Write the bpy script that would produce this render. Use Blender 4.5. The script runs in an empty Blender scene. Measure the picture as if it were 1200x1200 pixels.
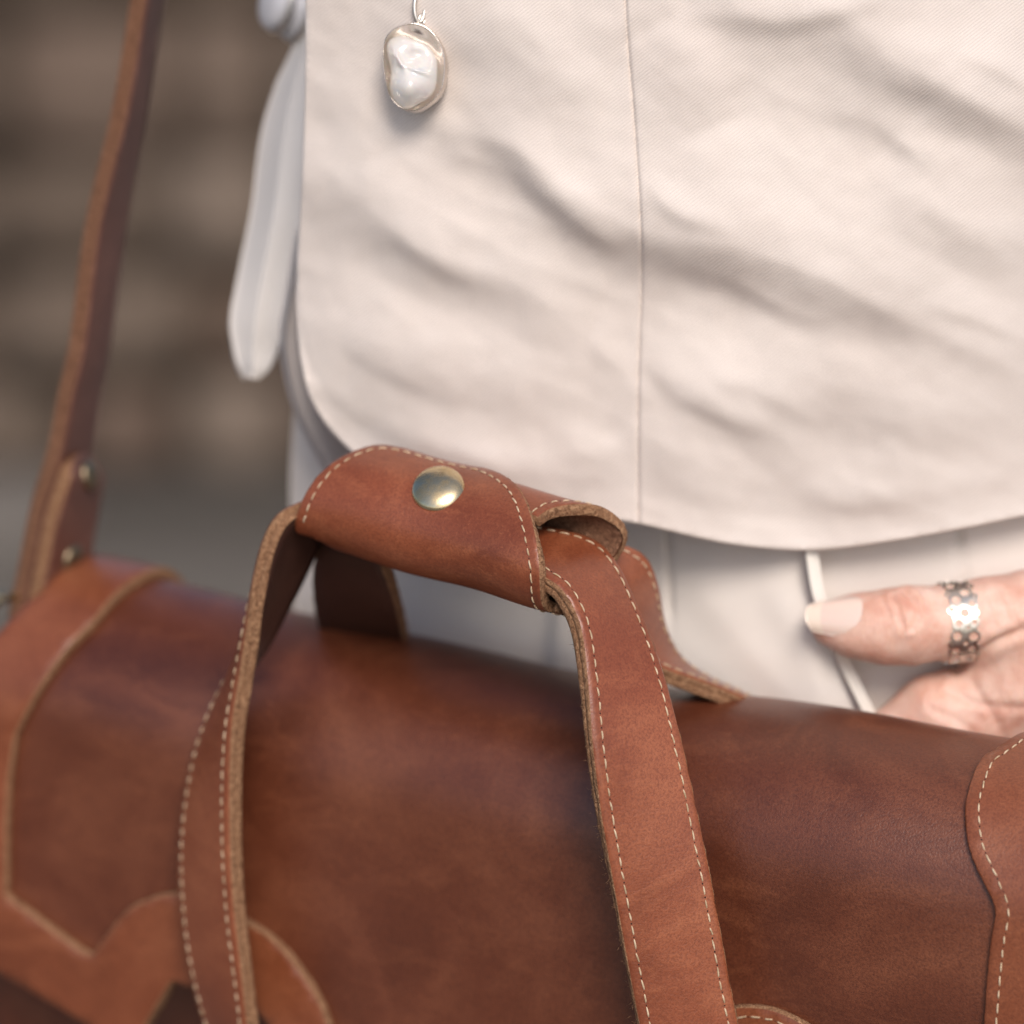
import bpy, bmesh, math, random
import numpy as np
from mathutils import Vector, Matrix, noise
from mathutils.geometry import delaunay_2d_cdt

random.seed(7); rng = np.random.default_rng(7)
SC = bpy.context.scene
COL = SC.collection

# ------------------------------------------------------------------ camera, sky, sun
PITCH = math.radians(18.0)
FOCUS = np.array([0.0, 0.0, 0.95])
D0 = 0.90
TANW = 0.30                                   # frame width / distance
Rv = np.array([1.0, 0, 0]); Fv = np.array([0, math.cos(PITCH), -math.sin(PITCH)]); Uv = np.array([0, math.sin(PITCH), math.cos(PITCH)])
CAM = FOCUS - Fv * D0
cd = bpy.data.cameras.new('camera'); co = bpy.data.objects.new('camera', cd); COL.objects.link(co)
co.location = CAM; co.rotation_euler = (math.radians(90) - PITCH, 0, 0)
cd.sensor_width = 36; cd.sensor_fit = 'HORIZONTAL'; cd.lens = 36 / TANW
cd.clip_start = 0.05; cd.clip_end = 200
cd.dof.use_dof = True; cd.dof.focus_distance = 0.890; cd.dof.aperture_fstop = 4.4; cd.dof.aperture_blades = 9
SC.camera = co

SUN_EL, SUN_AZ = math.radians(44), math.radians(170)     # azimuth clockwise from +Y
w = bpy.data.worlds.new('World'); SC.world = w; w.use_nodes = True
nt = w.node_tree; bg = nt.nodes['Background']
sky = nt.nodes.new('ShaderNodeTexSky'); sky.sky_type = 'NISHITA'; sky.sun_disc = False
sky.sun_elevation = SUN_EL; sky.sun_rotation = SUN_AZ; sky.air_density = 1.0; sky.dust_density = 2.5; sky.ozone_density = 1.0
nt.links.new(sky.outputs[0], bg.inputs[0]); bg.inputs[1].default_value = 0.105
sd = bpy.data.lights.new('sun', 'SUN'); so = bpy.data.objects.new('sun', sd); COL.objects.link(so)
sd.energy = 2.0; sd.angle = math.radians(24); sd.color = (1.0, 0.92, 0.85)
sdir = Vector((math.sin(SUN_AZ) * math.cos(SUN_EL), math.cos(SUN_AZ) * math.cos(SUN_EL), math.sin(SUN_EL)))
so.rotation_euler = sdir.to_track_quat('Z', 'Y').to_euler(); so.location = (-3, -3, 5)
SC.view_settings.view_transform = 'Standard'; SC.view_settings.look = 'None'
SC.view_settings.exposure = 0.28; SC.view_settings.gamma = 1.0
SC.render.engine = 'CYCLES'
SC.cycles.use_denoising = True


# ------------------------------------------------------------------ small geometry helpers
def P(px, py, d):
    """point seen at (px, py) of the 1200 px photograph, d metres along the view axis"""
    px = np.asarray(px, float); py = np.asarray(py, float); d = np.asarray(d, float)
    k = TANW / 1200.0
    return CAM + d[..., None] * (Fv + ((px - 600) * k)[..., None] * Rv - ((py - 600) * k)[..., None] * Uv)


def proj(X):
    q = np.asarray(X) - CAM; d = q @ Fv; k = 1200.0 / TANW
    return np.stack([600 + k * (q @ Rv) / d, 600 - k * (q @ Uv) / d], -1)


def unit(v):
    v = np.asarray(v, float)
    return v / np.maximum(np.linalg.norm(v, axis=-1, keepdims=True), 1e-12)


def cat(pts, n):
    """Catmull-Rom through pts (k, dim), n samples evenly spaced in arc length"""
    p = np.asarray(pts, float); k = len(p)
    q = np.vstack([2 * p[0] - p[1], p, 2 * p[-1] - p[-2]])
    out = []
    for i in range(k - 1):
        p0, p1, p2, p3 = q[i], q[i + 1], q[i + 2], q[i + 3]
        t = np.linspace(0, 1, 24, endpoint=False)[:, None]
        out.append(.5 * (2 * p1 + (p2 - p0) * t + (2 * p0 - 5 * p1 + 4 * p2 - p3) * t ** 2 + (3 * p1 - p0 - 3 * p2 + p3) * t ** 3))
    out.append(p[-1:]); c = np.vstack(out)
    return resample(c, n)


def resample(c, n, dims=None):
    c = np.asarray(c, float)
    s = np.r_[0, np.cumsum(np.linalg.norm(np.diff(c[:, :dims] if dims else c, axis=0), axis=1))]
    u = np.linspace(0, s[-1], n)
    return np.stack([np.interp(u, s, c[:, j]) for j in range(c.shape[1])], 1)


def plen(c):
    return float(np.linalg.norm(np.diff(c, axis=0), axis=1).sum())


ORIG = {}


def empty(name, loc, label=None, cat_=None, group=None, kind=None):
    o = bpy.data.objects.new(name, None); COL.objects.link(o); o.location = loc; o.empty_display_size = .02
    ORIG[o.name] = np.array(loc, float); tag(o, label, cat_, group, kind)
    return o


def tag(o, label=None, cat_=None, group=None, kind=None):
    if label: o['label'] = label
    if cat_: o['category'] = cat_
    if group: o['group'] = group
    if kind: o['kind'] = kind
    return o


def mk(name, verts, faces, mats, parent=None, midx=None, smooth=True, uv=None, origin=None):
    """link ONE mesh object; verts are world coordinates"""
    verts = np.asarray(verts, float)
    base = ORIG[parent.name] if parent is not None else np.zeros(3)
    org = np.array(origin, float) if origin is not None else base
    me = bpy.data.meshes.new(name)
    me.from_pydata([tuple(v) for v in (verts - org)], [], [tuple(int(i) for i in f) for f in faces])
    for m in (mats if isinstance(mats, (list, tuple)) else [mats]): me.materials.append(m)
    if midx is not None: me.polygons.foreach_set('material_index', np.asarray(midx, np.int32))
    me.polygons.foreach_set('use_smooth', np.full(len(me.polygons), smooth))
    if uv is not None:
        lay = me.uv_layers.new(name='uv'); li = np.zeros(len(me.loops), np.int32); me.loops.foreach_get('vertex_index', li)
        lay.data.foreach_set('uv', np.asarray(uv, np.float32)[li].ravel())
    me.update()
    o = bpy.data.objects.new(name, me); COL.objects.link(o); ORIG[o.name] = org
    if parent is not None: o.parent = parent
    o.location = org - base
    return o


# ------------------------------------------------------------------ materials
def mat(name):
    m = bpy.data.materials.new(name); m.use_nodes = True
    return m, m.node_tree, m.node_tree.nodes['Principled BSDF']


def N(t, typ, **kw):
    n = t.nodes.new(typ)
    for k, v in kw.items():
        if k.startswith('i_'): n.inputs[k[2:].replace('_', ' ')].default_value = v
        else: setattr(n, k, v)
    return n


def ramp(t, fac, stops):
    r = t.nodes.new('ShaderNodeValToRGB'); e = r.color_ramp.elements
    while len(e) < len(stops): e.new(.5)
    for i, (p, c) in enumerate(stops):
        e[i].position = p; e[i].color = (*c, 1) if len(c) == 3 else c
    t.links.new(fac, r.inputs[0]); return r


def noise_n(t, vec, scale, detail=2, rough=.5, dist=0.0):
    n = t.nodes.new('ShaderNodeTexNoise'); n.inputs['Scale'].default_value = scale
    n.inputs['Detail'].default_value = detail; n.inputs['Roughness'].default_value = rough; n.inputs['Distortion'].default_value = dist
    if vec is not None: t.links.new(vec, n.inputs['Vector'])
    return n


def mixc(t, fac, a, b, mode='MIX'):
    m = t.nodes.new('ShaderNodeMix'); m.data_type = 'RGBA'; m.blend_type = mode
    for val, sock in ((fac, m.inputs[0]), (a, m.inputs[6]), (b, m.inputs[7])):
        if hasattr(val, 'is_output'): t.links.new(val, sock)
        else: sock.default_value = val if not isinstance(val, tuple) or len(val) == 4 else (*val, 1)
    return m.outputs[2]


def bump(t, h, strength, dist, nrm=None):
    b = t.nodes.new('ShaderNodeBump'); b.inputs['Strength'].default_value = strength; b.inputs['Distance'].default_value = dist
    t.links.new(h, b.inputs['Height'])
    if nrm is not None: t.links.new(nrm, b.inputs['Normal'])
    return b.outputs[0]


def leather(name, dark, mid, light, rough=.42, grain=1.0, seed=0.0):
    m, t, b = mat(name)
    tc = N(t, 'ShaderNodeTexCoord'); mp = N(t, 'ShaderNodeMapping'); t.links.new(tc.outputs['Object'], mp.inputs[0])
    mp.inputs['Location'].default_value = (seed, seed * .7, -seed)
    v = mp.outputs[0]
    cl = noise_n(t, v, 22, 5, .58, .6)
    c0 = ramp(t, cl.outputs[0], [(.22, dark), (.50, mid), (.82, light)]).outputs[0]
    # pulled-up, waxy streaks
    mp2 = N(t, 'ShaderNodeMapping'); t.links.new(v, mp2.inputs[0]); mp2.inputs['Scale'].default_value = (.45, .45, 1.2); mp2.inputs['Rotation'].default_value = (0, .12, .4)
    st = noise_n(t, mp2.outputs[0], 85, 4, .6, 1.2)
    c1 = mixc(t, ramp(t, st.outputs[0], [(.50, (0, 0, 0)), (.74, (.55, .55, .55))]).outputs[0], c0, light)
    # fine grain in the colour: pores dark, tops light
    gr = noise_n(t, v, 1500, 3, .6)
    c2 = mixc(t, ramp(t, gr.outputs[0], [(.36, (.55 * min(1.2, grain), .55, .55)), (.58, (0, 0, 0))]).outputs[0], c1, dark)
    g2 = noise_n(t, v, 720, 2, .55, .4)
    c2 = mixc(t, ramp(t, g2.outputs[0], [(.56, (0, 0, 0)), (.72, (.22, .22, .22))]).outputs[0], c2, light)
    # small nicks
    nk = noise_n(t, v, 260, 2, .5, 2.0)
    c3 = mixc(t, ramp(t, nk.outputs[0], [(.68, (0, 0, 0)), (.76, (.35, .35, .35))]).outputs[0], c2, light)
    t.links.new(c3, b.inputs['Base Color'])
    rr = ramp(t, cl.outputs[0], [(.3, (rough - .07,) * 3), (.7, (rough + .09,) * 3)]).outputs[0]
    t.links.new(rr, b.inputs['Roughness'])
    b.inputs['Specular IOR Level'].default_value = .5; b.inputs['Coat Weight'].default_value = .14; b.inputs['Coat Roughness'].default_value = .3
    vo = N(t, 'ShaderNodeTexVoronoi', feature='DISTANCE_TO_EDGE'); vo.inputs['Scale'].default_value = 1300
    nv = noise_n(t, v, 500, 2); wv = mixc(t, .0012, v, nv.outputs[1], 'ADD'); t.links.new(wv, vo.inputs['Vector'])
    h1 = bump(t, gr.outputs[0], .30 * grain, .00028)
    h2 = bump(t, vo.outputs[0], .16 * grain, .0004, h1)
    h3 = bump(t, st.outputs[0], .10, .0010, h2)
    t.links.new(h3, b.inputs['Normal'])
    return m


M = {}
M['strap'] = leather('handle leather', (.135, .031, .0125), (.255, .067, .027), (.39, .128, .056), .35, 1.0, 0.3)
M['flap'] = leather('flap leather', (.062, .0145, .0065), (.128, .034, .0145), (.215, .068, .030), .36, 1.1, 1.7)
M['trim'] = leather('trim leather', (.115, .029, .012), (.215, .060, .024), (.32, .108, .048), .33, .9, 3.1)
M['shoulder'] = leather('shoulder strap leather', (.09, .034, .024), (.15, .060, .042), (.24, .11, .08), .45, .8, 5.0)


M['inner'] = leather('shade-toned handle leather', (.030, .011, .007), (.055, .019, .011), (.10, .038, .021), .55, 1.0, 2.2)  # inner strap faces: shade below the grip put into a near-black colour


def raw_edge(name, dark, mid, light):
    m, t, b = mat(name)
    tc = N(t, 'ShaderNodeTexCoord'); v = tc.outputs['Object']
    a = noise_n(t, v, 900, 4, .7, .8); f = noise_n(t, v, 240, 3, .6)
    c = ramp(t, a.outputs[0], [(.33, dark), (.5, mid), (.68, light)]).outputs[0]
    c = mixc(t, ramp(t, f.outputs[0], [(.35, (.6, .6, .6)), (.6, (0, 0, 0))]).outputs[0], c, mid)
    t.links.new(c, b.inputs['Base Color']); b.inputs['Roughness'].default_value = .85
    b.inputs['Specular IOR Level'].default_value = .2
    t.links.new(bump(t, a.outputs[0], 1.0, .0012), b.inputs['Normal'])
    return m


M['edge'] = raw_edge('raw leather edge', (.12, .055, .028), (.33, .17, .09), (.54, .32, .18))
M['edge_dark'] = raw_edge('worn dark leather edge', (.08, .036, .022), (.22, .105, .06), (.36, .19, .115))


def plain(name, col, rough=.6, metal=0.0, spec=.5):
    m, t, b = mat(name); b.inputs['Base Color'].default_value = (*col, 1); b.inputs['Roughness'].default_value = rough
    b.inputs['Metallic'].default_value = metal; b.inputs['Specular IOR Level'].default_value = spec
    return m, t, b


def thread_mat():
    m, t, b = plain('waxed thread', (.50, .36, .22), .7)
    tc = N(t, 'ShaderNodeTexCoord'); n = noise_n(t, tc.outputs['Object'], 700, 2)
    t.links.new(ramp(t, n.outputs[0], [(.3, (.38, .26, .15)), (.65, (.66, .51, .35))]).outputs[0], b.inputs['Base Color'])
    return m


M['thread'] = thread_mat()
M['hole'] = plain('stitch hole', (.012, .006, .004), .9)[0]


def brass(name, c0, c1, rough):
    m, t, b = plain(name, c0, rough, 1.0)
    tc = N(t, 'ShaderNodeTexCoord'); n = noise_n(t, tc.outputs['Object'], 260, 5, .65, .5)
    t.links.new(ramp(t, n.outputs[0], [(.35, c0), (.7, c1)]).outputs[0], b.inputs['Base Color'])
    t.links.new(ramp(t, n.outputs[0], [(.3, (rough + .14,) * 3), (.7, (rough - .05,) * 3)]).outputs[0], b.inputs['Roughness'])
    t.links.new(bump(t, n.outputs[0], .12, .0005), b.inputs['Normal'])
    return m


M['brass'] = brass('antique brass', (.62, .46, .25), (.78, .66, .44), .20)
M['old_brass'] = brass('dull old brass', (.22, .17, .11), (.38, .31, .21), .38)
M['silver'] = brass('polished silver', (.60, .55, .49), (.74, .69, .63), .30)
M['bezel'] = brass('warm silver', (.56, .50, .45), (.70, .64, .59), .06)


def fabric(name, col, col2, twill=True, scale=1.0, sheen=.15):
    m, t, b = mat(name)
    uvn = N(t, 'ShaderNodeUVMap'); uvn.uv_map = 'uv'
    nz = noise_n(t, uvn.outputs[0], 6, 4, .6)
    base = ramp(t, nz.outputs[0], [(.3, col2), (.7, col)]).outputs[0]
    mp = N(t, 'ShaderNodeMapping'); t.links.new(uvn.outputs[0], mp.inputs[0]); mp.inputs['Rotation'].default_value = (0, 0, math.radians(-38))
    wv = N(t, 'ShaderNodeTexWave', wave_type='BANDS', bands_direction='Y'); t.links.new(mp.outputs[0], wv.inputs[0])
    wv.inputs['Scale'].default_value = 92 * scale; wv.inputs['Distortion'].default_value = .55; wv.inputs['Detail'].default_value = 2; wv.inputs['Detail Scale'].default_value = 3
    fi = noise_n(t, uvn.outputs[0], 420, 2, .7)
    if twill:
        dk = tuple(x * .86 for x in col2)
        base = mixc(t, ramp(t, wv.outputs[1], [(.05, (.72, .72, .72)), (.5, (0, 0, 0))]).outputs[0], base, dk)
    base = mixc(t, ramp(t, fi.outputs[0], [(.35, (.22, .22, .22)), (.6, (0, 0, 0))]).outputs[0], base, tuple(x * .8 for x in col2))
    t.links.new(base, b.inputs['Base Color']); b.inputs['Roughness'].default_value = .82; b.inputs['Specular IOR Level'].default_value = .25
    b.inputs['Sheen Weight'].default_value = sheen; b.inputs['Sheen Roughness'].default_value = .5
    n = bump(t, fi.outputs[0], .25, .0003)
    if twill: n = bump(t, wv.outputs[1], .25, .00025, n)
    t.links.new(n, b.inputs['Normal'])
    return m


M['jacket'] = fabric('cream twill', (.78, .70, .645), (.72, .635, .58))
M['tail'] = fabric('white lining cloth', (.83, .79, .75), (.78, .73, .69), True)
M['trousers'] = fabric('pale cream suiting', (.85, .785, .725), (.80, .73, .67), True, 1.4)
M['piping'] = fabric('white piping cloth', (.84, .80, .73), (.78, .74, .67), False)


# ------------------------------------------------------------------ sheet, ribbon and stitch builders
def grid_faces(nu, nv, off=0, flip=False, wrap=False):
    f = []
    for i in range(nu - (0 if wrap else 1)):
        for j in range(nv - 1):
            a, b_, c, d = i * nv + j, ((i + 1) % nu) * nv + j, ((i + 1) % nu) * nv + j + 1, i * nv + j + 1
            f.append((a + off, d + off, c + off, b_ + off) if flip else (a + off, b_ + off, c + off, d + off))
    return f


def grid_normals(G):
    du = np.gradient(G, axis=0); dv = np.gradient(G, axis=1)
    n = unit(np.cross(du, dv))
    tocam = CAM - G
    n *= np.sign((n * tocam).sum(-1, keepdims=True).mean() + 1e-9)
    return n


def cloth(name, G, T, m, parent, uv=None, bulge=.35):
    """cloth of thickness T from a front grid G (nu, nv, 3) with a rolled, closed rim"""
    nu, nv, _ = G.shape; n = grid_normals(G); Bk = G - n * T
    V = np.vstack([G.reshape(-1, 3), Bk.reshape(-1, 3)]); k = nu * nv
    F = grid_faces(nu, nv) + grid_faces(nu, nv, k, True)
    ring = [i * nv for i in range(nu)] + [(nu - 1) * nv + j for j in range(1, nv)] + [i * nv + nv - 1 for i in range(nu - 2, -1, -1)] + [j for j in range(nv - 2, 0, -1)]
    cen = G.mean((0, 1)); mid = []
    Gf = G.reshape(-1, 3)
    L = len(ring)
    for q, r in enumerate(ring):
        t = unit(Gf[ring[(q + 1) % L]] - Gf[ring[q - 1]]); nn = n.reshape(-1, 3)[r]
        o = np.cross(t, nn); o *= np.sign(o @ (Gf[r] - cen) + 1e-12)
        mid.append(Gf[r] - nn * T * .5 + o * T * bulge)
    V = np.vstack([V, np.array(mid)])
    for q in range(L):
        q2 = (q + 1) % L
        F.append((ring[q], ring[q2], 2 * k + q2, 2 * k + q)); F.append((2 * k + q, 2 * k + q2, ring[q2] + k, ring[q] + k))
    U = None
    if uv is not None:
        uvf = uv.reshape(-1, 2); U = np.vstack([uvf, uvf, uvf[ring]])
    return mk(name, V, F, m, parent, uv=U)


def ribbon(name, A, B, T, mats, parent, n=160, sign=1, dome=.0004, inset=.10, jitter=.00016, groove=.00022, rows=15):
    """strap between the two edge curves A and B of its outer face; returns object and dense frames"""
    A = np.asarray(A, float); B = np.asarray(B, float)
    AB = cat(np.hstack([A, B]), n)
    A_, B_ = AB[:, :3], AB[:, 3:]
    mid = (A_ + B_) / 2; Tn = unit(np.gradient(mid, axis=0)); W = B_ - A_
    nr = unit(np.cross(Tn, W)) * sign; wd = unit(W); width = np.linalg.norm(W, axis=1)
    cs = np.r_[.006, .03, np.linspace(.07, .93, rows), .97, .994]
    prof = []
    for c in cs:
        h = dome * math.sin(math.pi * c) ** .7
        if inset: h -= groove * (math.exp(-((c - inset) / .018) ** 2) + math.exp(-((c - 1 + inset) / .018) ** 2))
        if c < .01 or c > .99: h -= T * .10
        prof.append((c, h, 0, 0))
    side = [(-.12, 0.), (-.3, .00012), (-.46, .0), (-.5, -.00034), (-.54, .0), (-.7, .00012), (-.9, -.0001)]
    for hh, o in side: prof.append((1, hh * T, o, 1))
    for c in np.linspace(.985, .015, 7): prof.append((c, -T + .0002 * math.sin(math.pi * c), 0, 0))
    for hh, o in reversed(side): prof.append((0, hh * T, -o, 1))
    m_ = len(prof); V = np.zeros((n, m_, 3))
    for j, (c, h, o, e) in enumerate(prof):
        p = A_ + W * c + nr * h
        if e:
            jt = rng.normal(0, jitter, n); jt = np.convolve(jt, [.25, .5, .25], 'same')
            p = p + wd * (o + jt)[:, None]
        V[:, j] = p
    F = []; MI = []
    for i in range(n - 1):
        for j in range(m_):
            j2 = (j + 1) % m_
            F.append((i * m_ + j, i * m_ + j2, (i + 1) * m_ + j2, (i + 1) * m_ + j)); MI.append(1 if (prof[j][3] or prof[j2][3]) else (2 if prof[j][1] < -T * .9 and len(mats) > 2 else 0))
    F.append(tuple(range(m_))[::-1]); F.append(tuple((n - 1) * m_ + j for j in range(m_))); MI += [1, 1]
    o = mk(name, V.reshape(-1, 3), F, mats, parent, MI)
    bm = bmesh.new(); bm.from_mesh(o.data); bmesh.ops.recalc_face_normals(bm, faces=bm.faces); bm.to_mesh(o.data); bm.free()
    return o, (A_, B_, W, nr, wd, Tn, width)


def fibres(name, curve, outdir, parent, count, m, length=.0012):
    """loose leather fibres standing off a raw edge"""
    V = []; F = []
    for _ in range(count):
        i = rng.integers(1, len(curve) - 1); p = curve[i] + rng.normal(0, .0006, 3)
        d = unit(outdir[i] + rng.normal(0, .7, 3)); L = length * rng.uniform(.3, 1.2); s = unit(np.cross(d, rng.normal(0, 1, 3))) * .00006
        s2 = np.cross(d, s); k = len(V); bend = rng.normal(0, .25, 3) * L
        V += [p + s, p - s, p + s2, p + d * L * .6 + bend * .4 + s * .6, p + d * L * .6 + bend * .4 - s * .6, p + d * L + bend]
        F += [(k, k + 1, k + 4, k + 3), (k + 1, k + 2, k + 4), (k + 2, k, k + 3), (k + 3, k + 4, k + 5), (k + 2, k + 3, k + 4)]
    return tag(mk(name, V, F, m, parent), kind='stuff')


def stitches(name, curve, nrm, parent, pitch=.0037, dash=.78, rad=.00026, lift=.00012, lift_tilt=.05):
    """a run of waxed thread stitches with needle holes, on curve (k,3) with surface normals"""
    c = np.hstack([np.asarray(curve), np.asarray(nrm)]); L = plen(c[:, :3]); k = max(2, int(round(L / pitch)))
    c = resample(c, k * 8 + 1, 3); pos, nn = c[:, :3], unit(c[:, 3:])
    tg = unit(np.gradient(pos, axis=0)); V = []; F = []; MI = []
    na, nl = 7, 6
    for i in range(k):
        jit = rng.normal(0, .00005); tilt = lift_tilt + rng.normal(0, .07); ps = L / k * dash * rng.uniform(.82, 1.08)
        i0 = i * 8 + 4; p = pos[i0] + nn[i0] * lift; t = tg[i0]; b_ = np.cross(nn[i0], t); t = unit(t + b_ * tilt); b_ = np.cross(nn[i0], t); p = p + b_ * jit
        base = len(V)
        for q in range(nl + 1):
            u = -1 + 2 * q / nl; r = rad * max(.18, (1 - abs(u) ** 3)) ** .6 * rng.uniform(.94, 1.06)
            dip = -.00030 * abs(u) ** 4
            for a in range(na):
                th = 2 * math.pi * a / na
                V.append(p + t * (u * ps / 2) + nn[i0] * (dip + r * .85 * math.sin(th)) + b_ * r * math.cos(th))
        for q in range(nl):
            for a in range(na):
                F.append((base + q * na + a, base + q * na + (a + 1) % na, base + (q + 1) * na + (a + 1) % na, base + (q + 1) * na + a)); MI.append(0)
        F.append(tuple(base + a for a in range(na))[::-1]); F.append(tuple(base + nl * na + a for a in range(na))); MI += [0, 0]
        # needle hole between this stitch and the next
        i1 = i * 8; p = pos[i1]; t = tg[i1]; n1 = nn[i1]; b_ = np.cross(n1, t); base = len(V)
        rr = .00043 * rng.uniform(.7, 1.15)
        V.append(p + n1 * .00016)
        for a in range(8):
            th = 2 * math.pi * a / 8; V.append(p + t * rr * 1.1 * math.cos(th) + b_ * rr * math.sin(th) - n1 * .00022)
        for a in range(8): F.append((base, base + 1 + a, base + 1 + (a + 1) % 8)); MI.append(1)
    return tag(mk(name, V, F, [M['thread'], M['hole']], parent, MI), kind='stuff')


def inside(poly, pts):
    x, y = pts[:, 0], pts[:, 1]; r = np.zeros(len(pts), bool); n = len(poly)
    for i in range(n):
        x1, y1 = poly[i]; x2, y2 = poly[(i + 1) % n]
        c = ((y1 > y) != (y2 > y)) & (x < (x2 - x1) * (y - y1) / (y2 - y1 + 1e-15) + x1); r ^= c
    return r


def poly_offset(poly, d):
    p = np.asarray(poly); t = unit(np.roll(p, -1, 0) - np.roll(p, 1, 0)); n = np.stack([-t[:, 1], t[:, 0]], 1)
    area = .5 * np.sum(p[:, 0] * np.roll(p[:, 1], -1) - p[:, 1] * np.roll(p[:, 0], -1))
    return p + n * d * (1 if area > 0 else -1)


def leather_sheet(name, outline, fn, T, spacing, mats, parent, bottom=False, rs=.0011, jitter=.00008, h0=0.0, extra=None, uvscale=None):
    """a cut piece of leather: outline (k,2) on the surface fn(s, w, h) -> xyz, thickness T, raw edges"""
    o = np.asarray(outline, float); o = np.vstack([o, o[:1]])
    o = resample(o, max(12, int(plen(o) / rs)))[:-1]
    top = poly_offset(o, .00055)
    lo, hi = o.min(0), o.max(0)
    gx, gy = np.meshgrid(np.arange(lo[0] + spacing / 2, hi[0], spacing), np.arange(lo[1] + spacing / 2, hi[1], spacing))
    pts = np.stack([gx.ravel(), gy.ravel()], 1); pts[::2] += spacing * .13
    pts = pts[inside(poly_offset(o, spacing * .55), pts)]
    if extra is not None:
        d_ = np.min(np.abs(pts[:, None, 0] - np.interp(pts[:, 1], extra[0][:, 1], extra[0][:, 0])[:, None]), 1); pts = pts[d_ > spacing * 1.1]
        ex = np.vstack(extra); pts = np.vstack([pts, ex[inside(poly_offset(o, spacing * .5), ex)]])
    n = len(top); allp = np.vstack([top, pts])
    res = delaunay_2d_cdt([Vector(p) for p in allp], [(i, (i + 1) % n) for i in range(n)], [list(range(n))], 1, 1e-7)
    cv = np.array([tuple(v) for v in res[0]]); tri = [tuple(f) for f in res[2]]; orig = res[3]
    bnd = {}
    for i, ol in enumerate(orig):
        for q in ol:
            if q < n: bnd[q] = i
    V = list(fn(cv[:, 0], cv[:, 1], np.full(len(cv), h0 + T))); F = [f for f in tri]; MI = [0] * len(tri)
    UV = [cv]
    rings = [[bnd.get(i, -1) for i in range(n)]]
    prof = [(.86, .00016), (.6, 0.0), (.3, 0.0), (.04, .00022)]
    for hh, ins in prof:
        q = poly_offset(o, ins) + rng.normal(0, jitter, (n, 2)) * (1 if ins < .0002 else .5)
        base = len(V); V += list(fn(q[:, 0], q[:, 1], np.full(n, h0 + T * hh))); rings.append(list(range(base, base + n))); UV.append(q)
    for a, b_ in zip(rings[:-1], rings[1:]):
        for i in range(n):
            i2 = (i + 1) % n
            f = (a[i], a[i2], b_[i2], b_[i])
            if min(f) >= 0 and len(set(f)) == 4: F.append(f); MI.append(1)
    if bottom:
        base = len(V); cvb = cv.copy(); V += list(fn(cv[:, 0], cv[:, 1], np.full(len(cv), h0 + .02 * T)))
        UV.append(cv)
        for f in tri: F.append(tuple(base + i for i in reversed(f))); MI.append(2 if len(mats) > 2 else 0)
    ob = mk(name, V, F, mats, parent, MI, uv=np.vstack(UV) * uvscale if uvscale is not None else None)
    bm = bmesh.new(); bm.from_mesh(ob.data); bmesh.ops.recalc_face_normals(bm, faces=bm.faces); bm.to_mesh(ob.data); bm.free()
    return ob


def fn_normal(fn, s, w):
    return unit(fn(s, w, np.full(len(s), .001)) - fn(s, w, np.zeros(len(s))))


def solve(fn, px, py, s, w, it=40):
    """surface parameters of the point of fn that is seen at (px, py)"""
    e = 1e-4
    for _ in range(it):
        X = fn(np.array([s, s + e, s]), np.array([w, w, w + e]), np.zeros(3)); q = proj(X); r = np.array([px, py]) - q[0]
        J = np.stack([(q[1] - q[0]) / e, (q[2] - q[0]) / e], 1)
        st = np.linalg.lstsq(J, r, rcond=None)[0]; st = np.clip(st, -.02, .02); s += .7 * st[0]; w += .7 * st[1]
        if np.abs(r).max() < .05: break
    return s, w


def tube(path, r, na=10, closed=False):
    p = np.asarray(path, float); n = len(p)
    tg = unit(np.roll(p, -1, 0) - np.roll(p, 1, 0)) if closed else unit(np.gradient(p, axis=0))
    up = np.array([0, 0, 1.0]) if abs(tg[0][2]) < .9 else np.array([1.0, 0, 0]); V = []
    r = np.full(n, r) if np.isscalar(r) else r
    for i in range(n):
        b1 = unit(np.cross(tg[i], up)); up = np.cross(b1, tg[i])
        for a in range(na):
            th = 2 * math.pi * a / na; V.append(p[i] + r[i] * (b1 * math.cos(th) + up * math.sin(th)))
    F = []
    for i in range(n if closed else n - 1):
        for a in range(na): F.append((i * na + a, i * na + (a + 1) % na, ((i + 1) % n) * na + (a + 1) % na, ((i + 1) % n) * na + a))
    if not closed: F += [tuple(range(na))[::-1], tuple((n - 1) * na + a for a in range(na))]
    return V, F


def lathe(prof, c, n, seg=48):
    """revolve (radius, height) about axis n through c"""
    n = unit(n); x = unit(np.cross(n, [0.3, 0.2, 1.0])); y = np.cross(n, x); V = []; F = []
    for r, h in prof:
        for a in range(seg):
            th = 2 * math.pi * a / seg; V.append(c + n * h + (x * math.cos(th) + y * math.sin(th)) * r)
    k = len(prof)
    for i in range(k - 1):
        for a in range(seg): F.append((i * seg + a, i * seg + (a + 1) % seg, (i + 1) * seg + (a + 1) % seg, (i + 1) * seg + a))
    F.append(tuple(range((k - 1) * seg, k * seg))); F.append(tuple(range(seg))[::-1])
    return V, F


# ------------------------------------------------------------------ ground and wall behind
def stone_mat(name, stops, scale, rough=.9):
    m, t, b = mat(name); tc = N(t, 'ShaderNodeTexCoord'); oi = N(t, 'ShaderNodeObjectInfo')
    n1 = noise_n(t, tc.outputs['Object'], scale, 6, .65)
    c = ramp(t, oi.outputs['Random'], stops).outputs[0]
    c = mixc(t, ramp(t, n1.outputs[0], [(.3, (.55, .55, .55)), (.65, (0, 0, 0))]).outputs[0], c, tuple(x * .55 for x in stops[0][1]))
    t.links.new(c, b.inputs['Base Color']); b.inputs['Roughness'].default_value = rough
    t.links.new(bump(t, n1.outputs[0], .5, .01), b.inputs['Normal'])
    return m


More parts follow.
